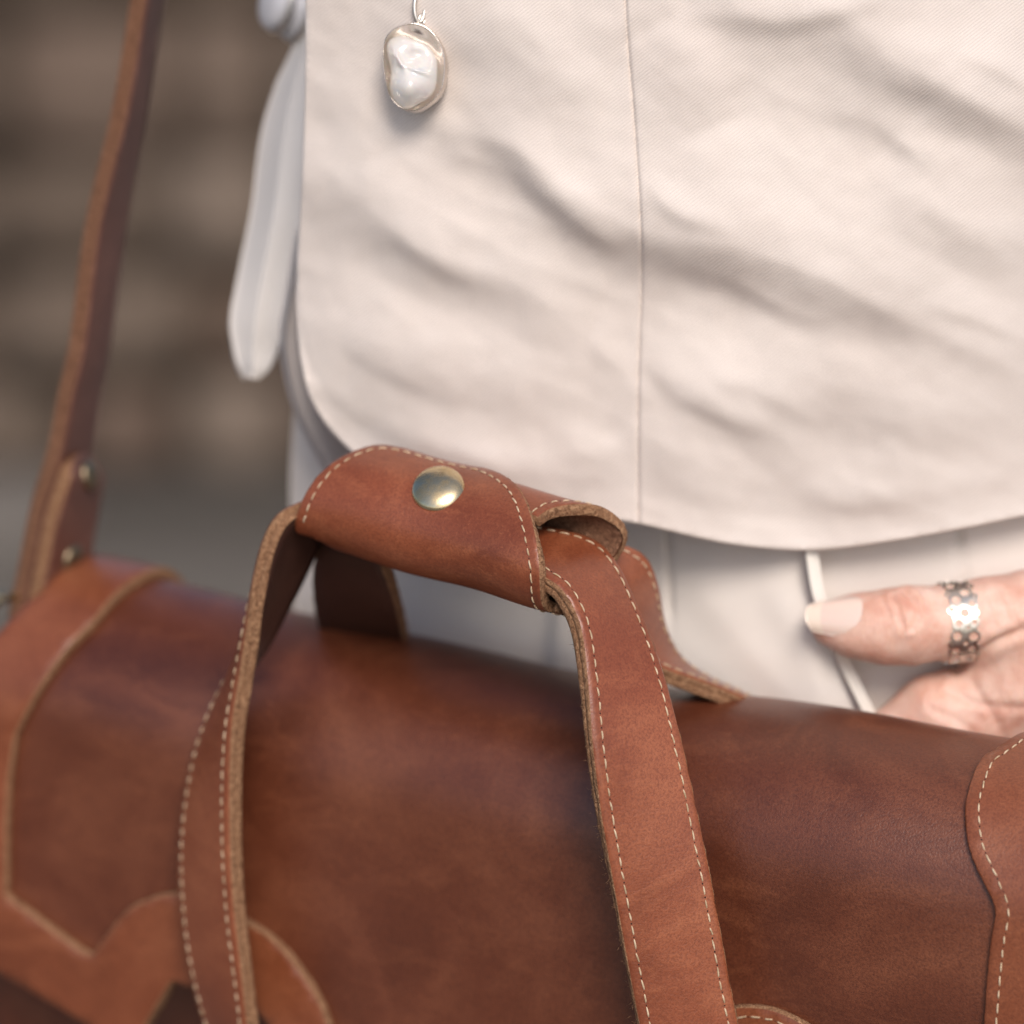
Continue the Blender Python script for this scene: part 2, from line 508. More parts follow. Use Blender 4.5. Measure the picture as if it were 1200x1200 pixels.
M['stone'] = stone_mat('brown field stone', [(.0, (.10, .07, .05)), (.35, (.165, .122, .092)), (.6, (.155, .10, .073)), (.8, (.20, .152, .118)), (1., (.235, .18, .14))], 9)
M['mortar'] = stone_mat('earthy mortar', [(0, (.12, .09, .066)), (1, (.13, .098, .072))], 20)
M['slab'] = stone_mat('grey paving stone', [(0, (.085, .073, .06)), (.5, (.15, .132, .112)), (1., (.22, .195, .17))], 6)
M['ground'] = stone_mat('grey gravelly ground', [(0, (.17, .155, .14)), (1, (.19, .17, .155))], 3)


def rough_block(name, seed, bev):
    bm = bmesh.new(); bmesh.ops.create_cube(bm, size=1)
    bmesh.ops.subdivide_edges(bm, edges=bm.edges, cuts=2, use_grid_fill=True)
    for v in bm.verts:
        d = v.co.copy(); r = max(abs(d.x), abs(d.y), abs(d.z)); sp = d.normalized() * .62
        v.co = d.lerp(sp, bev) + noise.noise_vector(d * 2.1 + Vector((seed, seed * 3, 0))) * .09
    me = bpy.data.meshes.new(name); bm.to_mesh(me); bm.free()
    for p in me.polygons: p.use_smooth = True
    return me


ground = mk('ground', [(-25, -25, 0), (25, -25, 0), (25, 25, 0), (-25, 25, 0)], [(0, 1, 2, 3)], M['ground']); tag(ground, kind='structure')
WY = 3.05
slabm = rough_block('paving_slab', 3.3, .06); slabm.materials.append(M['slab'])
yy = WY - .08
for r in range(5):
    d = random.uniform(.24, .34); yy -= d
    x = -1.75 + random.uniform(-.2, .1)
    while x < .5:
        wdt = random.uniform(.28, .5)
        o = bpy.data.objects.new('paving_slab', slabm); COL.objects.link(o); o.parent = ground
        o.scale = (wdt - .022, d - .022, .06); o.location = (x + wdt / 2, yy + d / 2, .008 + random.uniform(-.004, .004)); x += wdt
wall = empty('stone_wall', (-.6, WY, 0), 'low rough wall of brown field stones behind the bag and the woman', 'wall')
mk('mortar_core', [(x, y, z) for x in (-1.9, .7) for y in (WY + .06, WY + .3) for z in (0, 1.12)],
   [(0, 1, 3, 2), (4, 6, 7, 5), (0, 4, 5, 1), (2, 3, 7, 6), (0, 2, 6, 4), (1, 5, 7, 3)], M['mortar'], wall, smooth=False)
stm = [rough_block('stone', k * 1.7, .30) for k in range(5)]
for m_ in stm: m_.materials.append(M['stone'])
z = 0
while z < 1.1:
    h = random.uniform(.09, .16); x = -1.9 + random.uniform(-.1, .05)
    while x < .66:
        wdt = random.uniform(.11, .26)
        o = bpy.data.objects.new('stone', random.choice(stm)); COL.objects.link(o); o.parent = wall
        o.scale = (wdt * 1.02, .2 + random.uniform(-.03, .06), h * 1.04); o.rotation_euler = (0, random.uniform(-.05, .05), random.uniform(-.06, .06))
        o.location = np.array((x + wdt / 2, WY + .10 + random.uniform(-.02, .02), z + h / 2)) - ORIG[wall.name]; x += wdt + .008
    z += h + .006

# ------------------------------------------------------------------ the woman: jacket, trousers, hand
person = empty('person', (.03, .16, 0), 'woman in a cream suit with her thumb hooked over the trouser pocket behind the bag', 'person')


def ip(x, xs, ys):
    return np.interp(x, xs, ys)


def smooth_ip(x, xs, ys):
    xs = np.asarray(xs, float); d = cat(np.stack([xs, ys], 1), 400); return np.interp(x, d[:, 0], d[:, 1])


def fold(px, py, pts, wu, wd_, amp):
    """one soft crease along pts; wu / wd_ widths on its upper and lower side, in px; amp in mm"""
    c = cat(np.array(pts, float), 80); best = np.full(px.shape, 1e9); ix = np.zeros(px.shape, int)
    tg = unit(np.gradient(c, axis=0)); sl = plen(c) / 79
    for i in range(len(c)):
        d = (px - c[i, 0]) ** 2 + (py - c[i, 1]) ** 2; m_ = d < best
        best = np.where(m_, d, best); ix = np.where(m_, i, ix)
    dx, dy = px - c[ix, 0], py - c[ix, 1]; al = tg[ix, 0] * dx + tg[ix, 1] * dy; sg = tg[ix, 0] * dy - tg[ix, 1] * dx
    par = np.clip((ix + al / sl) / 79, 0, 1); best = np.abs(sg)
    wdt = np.where(sg < 0, wu, wd_); t = np.sin(np.pi * par) ** .9
    return amp * .001 * t * np.exp(-(best / wdt) ** 2 / 2)


def nz(px, py, sc, seed):
    f = np.zeros(px.shape).ravel()
    for i, (a, b_) in enumerate(zip(px.ravel(), py.ravel())): f[i] = noise.noise(Vector((a / sc, b_ / sc, seed)))
    return f.reshape(px.shape)


# jacket front: from above the frame down to the curved hem, with a dart seam

KPX = .000235
jseam = lambda y: smooth_ip(y, [-300, 0, 150, 300, 450, 620, 700], [722, 733, 744, 752, 748, 748, 749])


jhem = ([346, 350, 363, 386, 420, 470, 540, 640, 735, 850, 950, 1060, 1200, 1400, 1640], [330, 410, 466, 503, 536, 566, 590, 603, 612, 637, 645, 632, 605, 560, 500])


def jacketf(s, w, hgt):
    PX, PY = np.asarray(s) / KPX, np.asarray(w) / KPX
    d = .938 - (640 - PY) * .0000705           # hangs straight: nearer as it rises in the frame
    d = d + .030 * np.clip((900 - PX) / 550, 0, 2) ** 2 * .9 + .055 * np.clip((PX - 1050) / 500, 0, 2) ** 2
    S = jseam(PY)
    h = np.zeros(PX.shape)
    for f in ([(520, 120), (620, 178), (740, 262), (860, 285), (1000, 335), (1140, 392), (1260, 420)], 74, 30, 3.2), \
             ([(960, -10), (1040, 60), (1110, 96), (1200, 140), (1330, 230)], 66, 28, 2.8), \
             ([(360, 165), (420, 225), (500, 290), (610, 335), (700, 372)], 52, 30, 2.0), \
             ([(560, 20), (640, 70), (720, 95)], 55, 40, 1.0), \
             ([(770, 30), (800, 80), (830, 150)], 30, 42, 1.0), \
             ([(352, 330), (440, 390), (560, 440), (690, 455)], 46, 32, 1.3), \
             ([(756, 405), (810, 440), (880, 492), (960, 520)], 36, 22, 1.0), \
             ([(860, 395), (960, 440), (1080, 470), (1220, 500)], 50, 34, 1.1), \
             ([(1040, 170), (1120, 250), (1230, 320)], 60, 30, 1.5), \
             ([(400, 455), (480, 505), (580, 540), (700, 560)], 30, 22, .8), \
             ([(590, 160), (640, 215), (690, 262), (735, 290)], 22, 16, .8), \
             ([(760, 480), (800, 540), (880, 590)], 34, 26, .7), \
             ([(900, 545), (1010, 570), (1150, 560)], 30, 22, .7), \
             ([(430, 30), (530, 25), (660, -20)], 40, 30, .9), \
             ([(800, 10), (930, 18), (1060, -14)], 22, 14, 1.0), \
             ([(380, 80), (420, 120), (450, 180)], 30, 30, .7), \
             ([(598, 190), (640, 228), (690, 268), (738, 300)], 17, 9, .55), ([(540, 150), (600, 172), (650, 205)], 16, 10, .4), \
             ([(757, 420), (800, 462), (868, 494), (910, 500)], 16, 9, .5), ([(770, 300), (850, 322), (930, 362), (1000, 380)], 18, 10, .6), \
             ([(830, 438), (890, 455), (975, 500)], 18, 10, .45), ([(690, 395), (720, 425), (744, 440)], 12, 8, .35), \
             ([(440, 250), (520, 312), (590, 340)], 18, 10, .5), ([(400, 400), (470, 440), (560, 470)], 16, 10, .4), \
             ([(1080, 350), (1150, 372), (1240, 410)], 18, 10, .5), ([(960, 120), (1040, 150), (1110, 210)], 20, 11, .55), \
             ([(1120, 60), (1180, 84), (1260, 130)], 18, 10, .5), ([(640, 500), (690, 530), (740, 545)], 15, 10, .35), \
             ([(756, 200), (790, 245), (850, 268)], 14, 9, .4), ([(930, 575), (1000, 590), (1080, 588)], 14, 9, .35), ([(470, 120), (520, 150), (560, 190)], 16, 11, .35):
        h += 3.0 * fold(PX, PY, *f)
    h += .0022 * nz(PX, PY * 1.3, 170, 1.0) + .0007 * nz(PX, PY, 60, 4.0) + .00022 * nz(PX, PY, 22, 9.0)
    ca, sa = math.cos(.45), math.sin(.45); qa, qb = PX * ca + PY * sa, -PX * sa + PY * ca
    h += .0003 * (1 - 2 * np.abs(nz(qa / 4.2, qb, 62, 21.0))) + 0.00014 * nz(qa / 3.5, qb, 26, 31.0)
    hd = np.interp(PX, *jhem) - PY; h += .0006 * np.exp(-(np.maximum(hd, 0) / 9) ** 2) - .0003 * np.exp(-((hd - 34) / 13) ** 2)
    ds = PX - S
    h += np.where(ds < 0, -.00025 * np.exp(-(np.abs(ds) / 26)), .00012 * np.exp(-(ds / 14) ** 2)) - .0008 * np.exp(-(ds / 2.0) ** 2)
    return P(PX, PY, d - h - hgt)


jl = [(362, -260), (358, -60), (357, 80), (355, 160), (351, 250), (347, 320), (348, 370), (352, 420), (363, 466), (386, 503), (420, 536), (470, 566), (540, 590), (640, 603), (735, 612), (850, 637), (950, 645), (1060, 632), (1200, 605), (1400, 560), (1640, 500)]
jo = np.vstack([cat(jl, 400), [[1640, -260]]]) * KPX
jy = np.arange(-258, 640, 3.5)
jex = [np.stack([jseam(jy) + o_, jy], 1) * KPX for o_ in (0, -1.1, 1.1, -2.4, 2.4, -4.2, 4.2)]
jacket = leather_sheet('jacket', jo, jacketf, .0022, 5.2 * KPX, [M['jacket']] * 3, person, True, rs=4 * KPX, jitter=0, extra=jex, uvscale=np.array([1, -1]) / KPX / 1000.)
tag(jacket, 'cream twill jacket with a rounded front corner and one long dart seam')


def band(name, Lc, Rc, T, m, parent, nu=14, nv=70, crease=None, uvs=1000.):
    """narrow cloth between two curves of (px, py, d)"""
    a = cat(np.array(Lc, float), nv); b_ = cat(np.array(Rc, float), nv); u = np.linspace(0, 1, nu)
    G3 = a[None] * (1 - u[:, None, None]) + b_[None] * u[:, None, None]
    dd = G3[..., 2].copy()
    if crease is not None: dd -= crease(u[:, None], np.linspace(0, 1, nv)[None])
    G = P(G3[..., 0], G3[..., 1], dd)
    return cloth(name, G, T, m, parent, np.stack([G3[..., 0], -G3[..., 1]], -1) / uvs)


# hanging tail of the jacket and the under-layer whose edge shows beside the rounded corner
band('jacket_tail', [(352, -60, .992), (346, 40, .992), (322, 100, .994), (305, 160, .996), (295, 240, .998), (281, 310, 1.0), (270, 370, 1.0), (273, 405, 1.0), (279, 428, 1.0), (288, 441, 1.0)],
     [(400, -60, .985), (385, 40, .985), (375, 100, .986), (368, 180, .986), (355, 260, .988), (347, 305, .99), (334, 375, .994), (324, 412, .998), (314, 434, .999), (303, 444, 1.0)],
     .0016, M['tail'], jacket, 30, 80, lambda u, v: .0055 * np.maximum(0, 1 - np.abs(u - .36 - .12 * v) / np.where(u < .36 + .12 * v, .40, .8)) ** 1.15 + .0007 * np.sin(5 * u + 9 * v))
band('under_panel', [(352, 270, .975), (341, 340, .977), (333, 400, .980), (345, 470, .984), (372, 530, .988), (410, 590, .99), (440, 640, .99)],
     [(470, 270, .968), (470, 340, .968), (480, 400, .968), (490, 470, .970), (500, 530, .974), (510, 590, .98), (520, 640, .985)],
     .0025, M['jacket'], jacket, 26, 60, lambda u, v: -.024 * np.exp(-((u - .42) / .26) ** 2))
# a nacre button with a metal back at the jacket edge, cut by the top of the picture
for cx, cy, dd, rr, lean in ((322, 4, .985, .0078, .55), (343, 14, .99, .0080, .75)):
    c = P(cx, cy, dd); ax = unit(-Fv * .45 - Rv * (.75) + Uv * .15 * lean)
    bv, bf = lathe([(.0004, .0030), (rr * .5, .0029), (rr * .85, .0022), (rr, .0010), (rr, -.0002), (rr * .93, -.0012), (rr * .4, -.0026)][::-1], c, ax, 32)
    mk('button', bv, bf, M.setdefault('nacre', plain('nacre', (.62, .61, .63), .2)[0]), jacket)
    tv, tf = tube([c + ax * -.0012 + rr * 1.01 * (math.cos(t) * unit(np.cross(ax, Uv)) + math.sin(t) * unit(np.cross(ax, np.cross(ax, Uv)))) for t in np.linspace(0, 2 * math.pi, 41)[:-1]], .0008, 8, True)
    mk('button_rim', tv, tf, M['silver'], jacket)


# trousers: front panel up to the pocket edge, deeper side panel behind the pocket
def piping_x(y): return smooth_ip(y, [560, 645, 700, 760, 852, 960, 1100], [940, 946, 955, 977, 1022, 1078, 1140])


def trousers_front():
    nu, nv = 150, 90; u = np.linspace(0, 1, nu); v = np.linspace(0, 1, nv)
    U_, V_ = np.meshgrid(u, v, indexing='ij'); PY = 430 + V_ * 900
    xl = smooth_ip(PY, [400, 470, 560, 640, 720, 900, 1400], [352, 345, 340, 342, 345, 340, 300])
    PX = xl + (piping_x(PY) - xl) * U_
    d = .9435 + (PY - 640) * .00004 + .053 * np.clip((960 - PX) / 400, 0, 2) ** 1.2
    h = np.zeros(PX.shape)
    for f in ([(800, 640), (850, 720), (920, 800), (985, 880)], 34, 22, 2.6), ([(760, 740), (840, 790), (900, 850)], 26, 20, 1.6), ([(880, 650), (930, 730), (980, 830)], 20, 16, 1.6), \
             ([(655, 560), (656, 700), (650, 820), (648, 1000)], 22, 7, 4.0), ([(500, 640), (560, 720), (590, 800)], 40, 30, 1.5), ([(352, 480), (362, 600), (368, 760)], 14, 12, 2.5), ([(600, 640), (690, 700), (760, 800)], 30, 22, 1.4):
        h += fold(PX, PY, *f)
    h += .001 * nz(PX, PY, 120, 3.0) + .0003 * nz(PX, PY, 40, 5.0)
    h -= .0022 * np.exp(-((PX - 783 - (PY - 640) * .03) / 2.6) ** 2) * np.clip((745 - PY) / 40, 0, 1)
    G = P(PX, PY, d - h)
    return cloth('trousers', G, .0022, M['trousers'], person, np.stack([PX, -PY], -1) / 1000.)


trousers = trousers_front()
tag(trousers, 'pale cream trousers with a piped slanting pocket')


def side_panel():
    nu, nv = 100, 70; U_, V_ = np.meshgrid(np.linspace(0, 1, nu), np.linspace(0, 1, nv), indexing='ij')
    PX = 926 + U_ * 724; PY = 480 + V_ * 800
    d = .950 + (PY - 640) * .00004 + .06 * np.clip((PX - 1080) / 500, 0, 2) ** 2
    h = .0012 * nz(PX, PY, 110, 7.0) + fold(PX, PY, [(1000, 800), (1060, 790), (1120, 770)], 20, 14, 1.4) - .0026 * np.exp(-((PX - 1123 - (PY - 620) * .1) / 2.6) ** 2)
    return cloth('side_panel', P(PX, PY, d - h), .002, M['trousers'], trousers, np.stack([PX, -PY], -1) / 1000.)


side_panel()
py = np.linspace(600, 1050, 90)
wx = np.interp(py, [600, 700, 790, 1050], [15, 15, 13, 15])
band('pocket_piping', [(piping_x(y) - 2, y, .9395 + (y - 640) * .00004) for y in (600, 650, 700, 760, 850, 950, 1050)],
     [(piping_x(y) + 13, y, .9415 + (y - 640) * .00004) for y in (600, 650, 700, 760, 850, 950, 1050)], .0016, M['piping'], trousers, 10, 80, lambda u, v: .00025 * np.sin(np.pi * u))


# the left hand: thumb out over the pocket edge, fingers inside the pocket, wrist leaving the frame
def skin_mat():
    m, t, b = mat('skin'); tc = N(t, 'ShaderNodeTexCoord'); v = tc.outputs['Object']
    n1 = noise_n(t, v, 90, 4, .6, .4); n2 = noise_n(t, v, 330, 3, .6)
    c = ramp(t, n1.outputs[0], [(.30, (.63, .32, .235)), (.5, (.74, .465, .365)), (.72, (.81, .575, .475))]).outputs[0]
    c = mixc(t, ramp(t, n2.outputs[0], [(.3, (.16, .16, .16)), (.55, (0, 0, 0))]).outputs[0], c, (.58, .27, .20))
    t.links.new(c, b.inputs['Base Color']); b.inputs['Roughness'].default_value = .48
    b.inputs['Subsurface Weight'].default_value = .35; b.inputs['Subsurface Radius'].default_value = (1.0, .35, .2); b.inputs['Subsurface Scale'].default_value = .003
    mp = N(t, 'ShaderNodeMapping'); t.links.new(v, mp.inputs[0]); mp.inputs['Scale'].default_value = (1.6, 1, .6)
    vo = N(t, 'ShaderNodeTexVoronoi', feature='DISTANCE_TO_EDGE'); vo.inputs['Scale'].default_value = 520; t.links.new(mp.outputs[0], vo.inputs[0])
    n3 = noise_n(t, mp.outputs[0], 420, 4, .6, .8)
    t.links.new(bump(t, n3.outputs[0], .32, .0006, bump(t, vo.outputs[0], .26, .0006)), b.inputs['Normal'])
    return m


M['skin'] = skin_mat()


def pt(t): return P(t[0], t[1], t[2])
HF = -.0175
def hp_(t): return P(t[0], t[1], t[2] + HF)


THUMB = [(977, 731, .9572, .0066), (1002, 733, .9556, .0086), (1034, 735, .9545, .0098), (1066, 733, .954, .0103), (1120, 728, .955, .0100), (1160, 724, .9565, .0108), (1210, 722, .959, .0125), (1300, 745, .968, .0160)]
th_axis = unit(hp_(THUMB[0]) - hp_(THUMB[3]))
nail_n = -Fv * math.cos(math.radians(25)) + Uv * math.sin(math.radians(25)); nail_n = unit(nail_n - th_axis * (nail_n @ th_axis))


def hand_mesh():
    import openvdb as vdb
    prim = []
    for a, b_ in zip(THUMB[:-1], THUMB[1:]): prim.append((hp_(a), hp_(b_), a[3], b_[3], .003, None))
    prim[0] = (*prim[0][:5], nail_n); prim[1] = (*prim[1][:5], nail_n)
    Kn = [(1118, 868, .969), (1165, 925, .973), (1215, 975, .977), (1262, 1015, .983)]; wr = (1345, 800, .985)
    rk = [.0125, .0125, .012, .011]
    ends = [[(1040, 905, .973), (985, 950, .976)], [(1075, 985, .977), (1010, 1040, .980)], [(1120, 1045, .981), (1055, 1105, .984)], [(1180, 1085, .986), (1130, 1135, .988)]]
    for k, (kn, e) in enumerate(zip(Kn, ends)):
        prim.append((hp_(wr), hp_(kn), .021, rk[k], .010, None))
        prim.append((hp_(kn), hp_(e[0]), rk[k] * .95, .0092 - .0006 * k, .004, None)); prim.append((hp_(e[0]), hp_(e[1]), .0092 - .0006 * k, .0075 - .0005 * k, .003, None))
    prim.append((hp_((1205, 795, .966)), hp_((1112, 850, .968)), .0135, .0112, .008, None))     # first dorsal web
    prim.append((hp_((1205, 795, .966)), hp_((1300, 780, .975)), .0140, .0190, .010, None))
    prim.append((hp_((1092, 838, .966)), hp_((1040, 868, .968)), .0110, .0085, .006, None))
    prim.append((hp_((1300, 790, .962)), hp_((1150, 850, .9585)), .0040, .0028, .004, None))      # tendons
    prim.append((hp_((1310, 820, .963)), hp_((1190, 905, .962)), .0042, .0030, .004, None))
    prim.append((hp_(wr), hp_((1520, 700, 1.01)), .0225, .027, .010, None))
    prim.append((hp_((1520, 700, 1.01)), hp_((1680, 640, 1.04)), .027, .031, .010, None))
    A = np.array([q[i] for q in prim for i in (0, 1)]); lo = A.min(0) - .04; hi = A.max(0) + .04
    vs = .0009; n = np.ceil((hi - lo) / vs).astype(int)
    X, Y, Z = [np.linspace(lo[i], lo[i] + vs * (n[i] - 1), n[i], dtype=np.float32) for i in range(3)]
    D = None
    for a, b_, ra, rb, k, fl in prim:
        r = max(ra, rb) + .016                          # only touch the block around this primitive
        l0 = np.maximum(((np.minimum(a, b_) - r - lo) / vs).astype(int), 0); h0 = np.minimum(((np.maximum(a, b_) + r - lo) / vs).astype(int) + 2, n)
        if D is None: D = np.full(tuple(n), .012, np.float32)
        gx = X[l0[0]:h0[0], None, None]; gy = Y[None, l0[1]:h0[1], None]; gz = Z[None, None, l0[2]:h0[2]]
        ba = b_ - a; L2 = ba @ ba
        t = np.clip(((gx - a[0]) * ba[0] + (gy - a[1]) * ba[1] + (gz - a[2]) * ba[2]) / L2, 0, 1)
        qx, qy, qz = gx - a[0] - ba[0] * t, gy - a[1] - ba[1] * t, gz - a[2] - ba[2] * t
        dd = qx * qx + qy * qy + qz * qz
        if fl is not None:
            e = qx * fl[0] + qy * fl[1] + qz * fl[2]; dd = dd + e * e * .35
        d = (np.sqrt(dd) - (ra + (rb - ra) * t)).astype(np.float32)
        sub = D[l0[0]:h0[0], l0[1]:h0[1], l0[2]:h0[2]]
        hh = np.clip(.5 + .5 * (sub - d) / k, 0, 1)
        D[l0[0]:h0[0], l0[1]:h0[1], l0[2]:h0[2]] = sub * (1 - hh) + d * hh - k * hh * (1 - hh)
    g = vdb.FloatGrid(background=.012); g.copyFromArray(D)
    pts, quads = g.convertToQuads(isovalue=0.0)
    V = np.asarray(pts, float) * vs + lo
    bm = bmesh.new(); vs_ = [bm.verts.new(v) for v in V]
    for q in quads:
        try: bm.faces.new([vs_[i] for i in q])
        except ValueError: pass
    bmesh.ops.recalc_face_normals(bm, faces=bm.faces)
    for _ in range(3): bmesh.ops.smooth_vert(bm, verts=bm.verts, factor=.5, use_axis_x=True, use_axis_y=True, use_axis_z=True)
    bm.normal_update(); V = np.array([v.co[:] for v in bm.verts]); Nn = np.array([v.normal[:] for v in bm.verts])
    q = proj(V); h = np.zeros(len(V))
    # creases over the thumb joint and at the web
    for pts_, wdt, amp in (([(1060, 694), (1073, 706), (1076, 722), (1068, 738)], 2.6, .55), ([(1046, 700), (1052, 712), (1056, 728), (1060, 740)], 2.4, .38), ([(1080, 692), (1086, 706), (1085, 720)], 2.2, .3),
                           ([(1034, 704), (1040, 716), (1042, 726)], 2.2, .22), ([(1152, 700), (1160, 716), (1166, 736)], 3.0, .3), ([(1176, 692), (1184, 710), (1190, 730)], 3.0, .3),
                           ([(1200, 738), (1170, 752), (1146, 766), (1120, 784)], 5.0, .9), ([(1110, 810), (1150, 826), (1200, 830)], 4, .35), ([(1140, 800), (1170, 850), (1180, 880)], 4, .25), ([(1090, 830), (1130, 850), (1160, 880)], 4, .25)):
        c = cat(np.array(pts_, float), 40); dmin = np.min(np.hypot(q[:, None, 0] - c[None, :, 0], q[:, None, 1] - c[None, :, 1]), 1)
        h -= 1.5 * amp * .001 * np.exp(-(dmin / wdt) ** 2)
        h += 1.3 * amp * .00045 * np.exp(-((dmin - wdt * 2.4) / (wdt * 1.3)) ** 2)
    h += .00025 * np.array([noise.noise(Vector(v * 210)) for v in V])
    V = V + Nn * h[:, None]
    F = [[v.index for v in f.verts] for f in bm.faces] if False else None
    bm.verts.index_update(); F = [[v.index for v in f.verts] for f in bm.faces]; bm.free()
    return mk('body', V, F, M['skin'], person)


hand = hand_mesh(); tag(hand, 'bare left hand with pale nail, thumb over the pocket edge')
nm, t_, b_ = plain('glossy natural nail', (.84, .62, .53), .10); b_.inputs['Coat Weight'].default_value = 1.0; b_.inputs['Coat Roughness'].default_value = .05
b_.inputs['Subsurface Weight'].default_value = .2; b_.inputs['Subsurface Radius'].default_value = (1, .4, .3); b_.inputs['Subsurface Scale'].default_value = .002
M['nail'] = nm
nt_, t_, b_ = plain('nail tip', (.85, .69, .57), .10); M['nailtip'] = nt_


def thumbnail():
    t0 = hp_((1021, 733, .9548)); ax = unit(hp_((950, 729, .9578)) - t0); nn = unit(nail_n - ax * (nail_n @ ax)); bb = np.cross(nn, ax)
    Ln = .0178; nu, nv = 26, 18; G = np.zeros((nu, nv, 3)); rn = .0094
    for i in range(nu):
        u = i / (nu - 1)
        for j in range(nv):
            v = -1 + 2 * j / (nv - 1)
            ang = math.radians(46) * v * (1 - .18 * u ** 2)
            l = Ln * u + .0022 * (1 - u) * (v * v) * 1.0 - .0025 * u * (v * v)
            r = rn + .0009 * (1 - u) - .0012 * u ** 2 - .0007 * v ** 4 - (.0005 * (1 - u) ** 8)
            G[i, j] = t0 + ax * l + nn * (r * math.cos(ang) - .0012 - .0012 * u) + bb * r * .96 * math.sin(ang)
    n_ = unit(np.cross(np.gradient(G, axis=0), np.gradient(G, axis=1))); n_ *= np.sign((n_ @ nn).mean())
    V = np.vstack([G.reshape(-1, 3), (G - n_ * .0006).reshape(-1, 3)]); k = nu * nv
    F = grid_faces(nu, nv) + grid_faces(nu, nv, k, True)
    MI = [1 if (q // (nv - 1)) >= nu - 7 else 0 for q in range((nu - 1) * (nv - 1))] * 2
    ring = [i * nv for i in range(nu)] + [(nu - 1) * nv + j for j in range(1, nv)] + [i * nv + nv - 1 for i in range(nu - 2, -1, -1)] + [j for j in range(nv - 2, 0, -1)]
    for q in range(len(ring)):
        a, b2 = ring[q], ring[(q + 1) % len(ring)]; F.append((a, b2, b2 + k, a + k)); MI.append(0)
    return mk('thumbnail', V, F, [M['nail'], M['nailtip']], hand, MI)


thumbnail()


# ring of pierced circles on the thumb
def thumb_ring():
    c = P(1121, 729, .9552 + HF); ax = unit(hp_((1075, 731, .9545)) - hp_((1165, 724, .9560)))
    e1 = unit(-Fv - ax * (-Fv @ ax)); e2 = np.cross(ax, e1); Rr = .01085; W2 = .0046; circ = 2 * math.pi * Rr
    cs = []
    for r, tries in ((.0018, 60), (.0015, 300), (.0012, 1500), (.0009, 3000)):
        for _ in range(tries):
            x = rng.uniform(0, circ); y = rng.uniform(-W2 + r, W2 - r); ok = True
            for (x2, y2, r2) in cs:
                dx = abs(x - x2); dx = min(dx, circ - dx)
                if math.hypot(dx, y - y2) < (r + r2) * .97: ok = False; break
            if ok: cs.append((x, y, r))
    def wrap(x, y, h):
        a = x / Rr + math.pi; rad = Rr + h
        return c + ax * y + rad * (e1 * math.cos(a) + e2 * math.sin(a))
    rim = .00048; xs = np.linspace(0, circ, 260)
    def edge(sgn):
        y = np.full(len(xs), W2 * .72)
        for (x, yy_, r) in cs:
            d = np.minimum(np.abs(xs - x), circ - np.abs(xs - x)); R2 = r + .00008
            y = np.where(d < R2, np.maximum(y, sgn * yy_ + np.sqrt(np.maximum(R2 * R2 - d * d, 0))), y)
        return np.stack([xs, sgn * y], 1)
    pts = [edge(1), edge(-1)]; E_ = [(i, i + 1) for i in range(259)] + [(260 + i, 261 + i) for i in range(259)] + [(0, 260), (259, 519)]; k = 520
    holes = [(x, y, r - rim) for x, y, r in cs if r - rim < x < circ - (r - rim)]
    for x, y, r in holes:
        th = np.linspace(0, 2 * math.pi, 25)[:-1]; pts.append(np.stack([x + r * np.cos(th), y + r * np.sin(th)], 1)); E_ += [(k + i, k + (i + 1) % 24) for i in range(24)]; k += 24
    res = delaunay_2d_cdt([Vector(p) for p in np.vstack(pts)], E_, [], 1, 1e-8)
    cv = np.array([tuple(v) for v in res[0]]); et, eb = edge(1), edge(-1); tri = []
    for f in res[2]:
        m_ = cv[list(f)].mean(0)
        if not (np.interp(m_[0], xs, eb[:, 1]) < m_[1] < np.interp(m_[0], xs, et[:, 1])): continue
        if any((m_[0] - x) ** 2 + (m_[1] - y) ** 2 < (r * .97) ** 2 for x, y, r in holes): continue
        tri.append(tuple(f))
    n_ = len(cv); V = [wrap(x, y, .00045) for x, y in cv] + [wrap(x, y, -.0004) for x, y in cv]
    F = tri + [tuple(i + n_ for i in reversed(f)) for f in tri]; cnt = {}
    for f in tri:
        for i in range(len(f)): cnt.setdefault(frozenset((f[i], f[(i + 1) % len(f)])), []).append((f[i], f[(i + 1) % len(f)]))
    for e in cnt.values():
        if len(e) == 1: F.append((e[0][1], e[0][0], e[0][0] + n_, e[0][1] + n_))
    o = mk('thumb_ring', V, F, M['silver'], None, origin=c)
    bm = bmesh.new(); bm.from_mesh(o.data); bmesh.ops.recalc_face_normals(bm, faces=bm.faces); bm.to_mesh(o.data); bm.free(); bv_ = o.modifiers.new('soft', 'BEVEL'); bv_.width = .00013; bv_.segments = 2; bv_.limit_method = 'ANGLE'
    return tag(o, 'wide silver ring of pierced bubble circles worn on the thumb', 'ring')


thumb_ring()


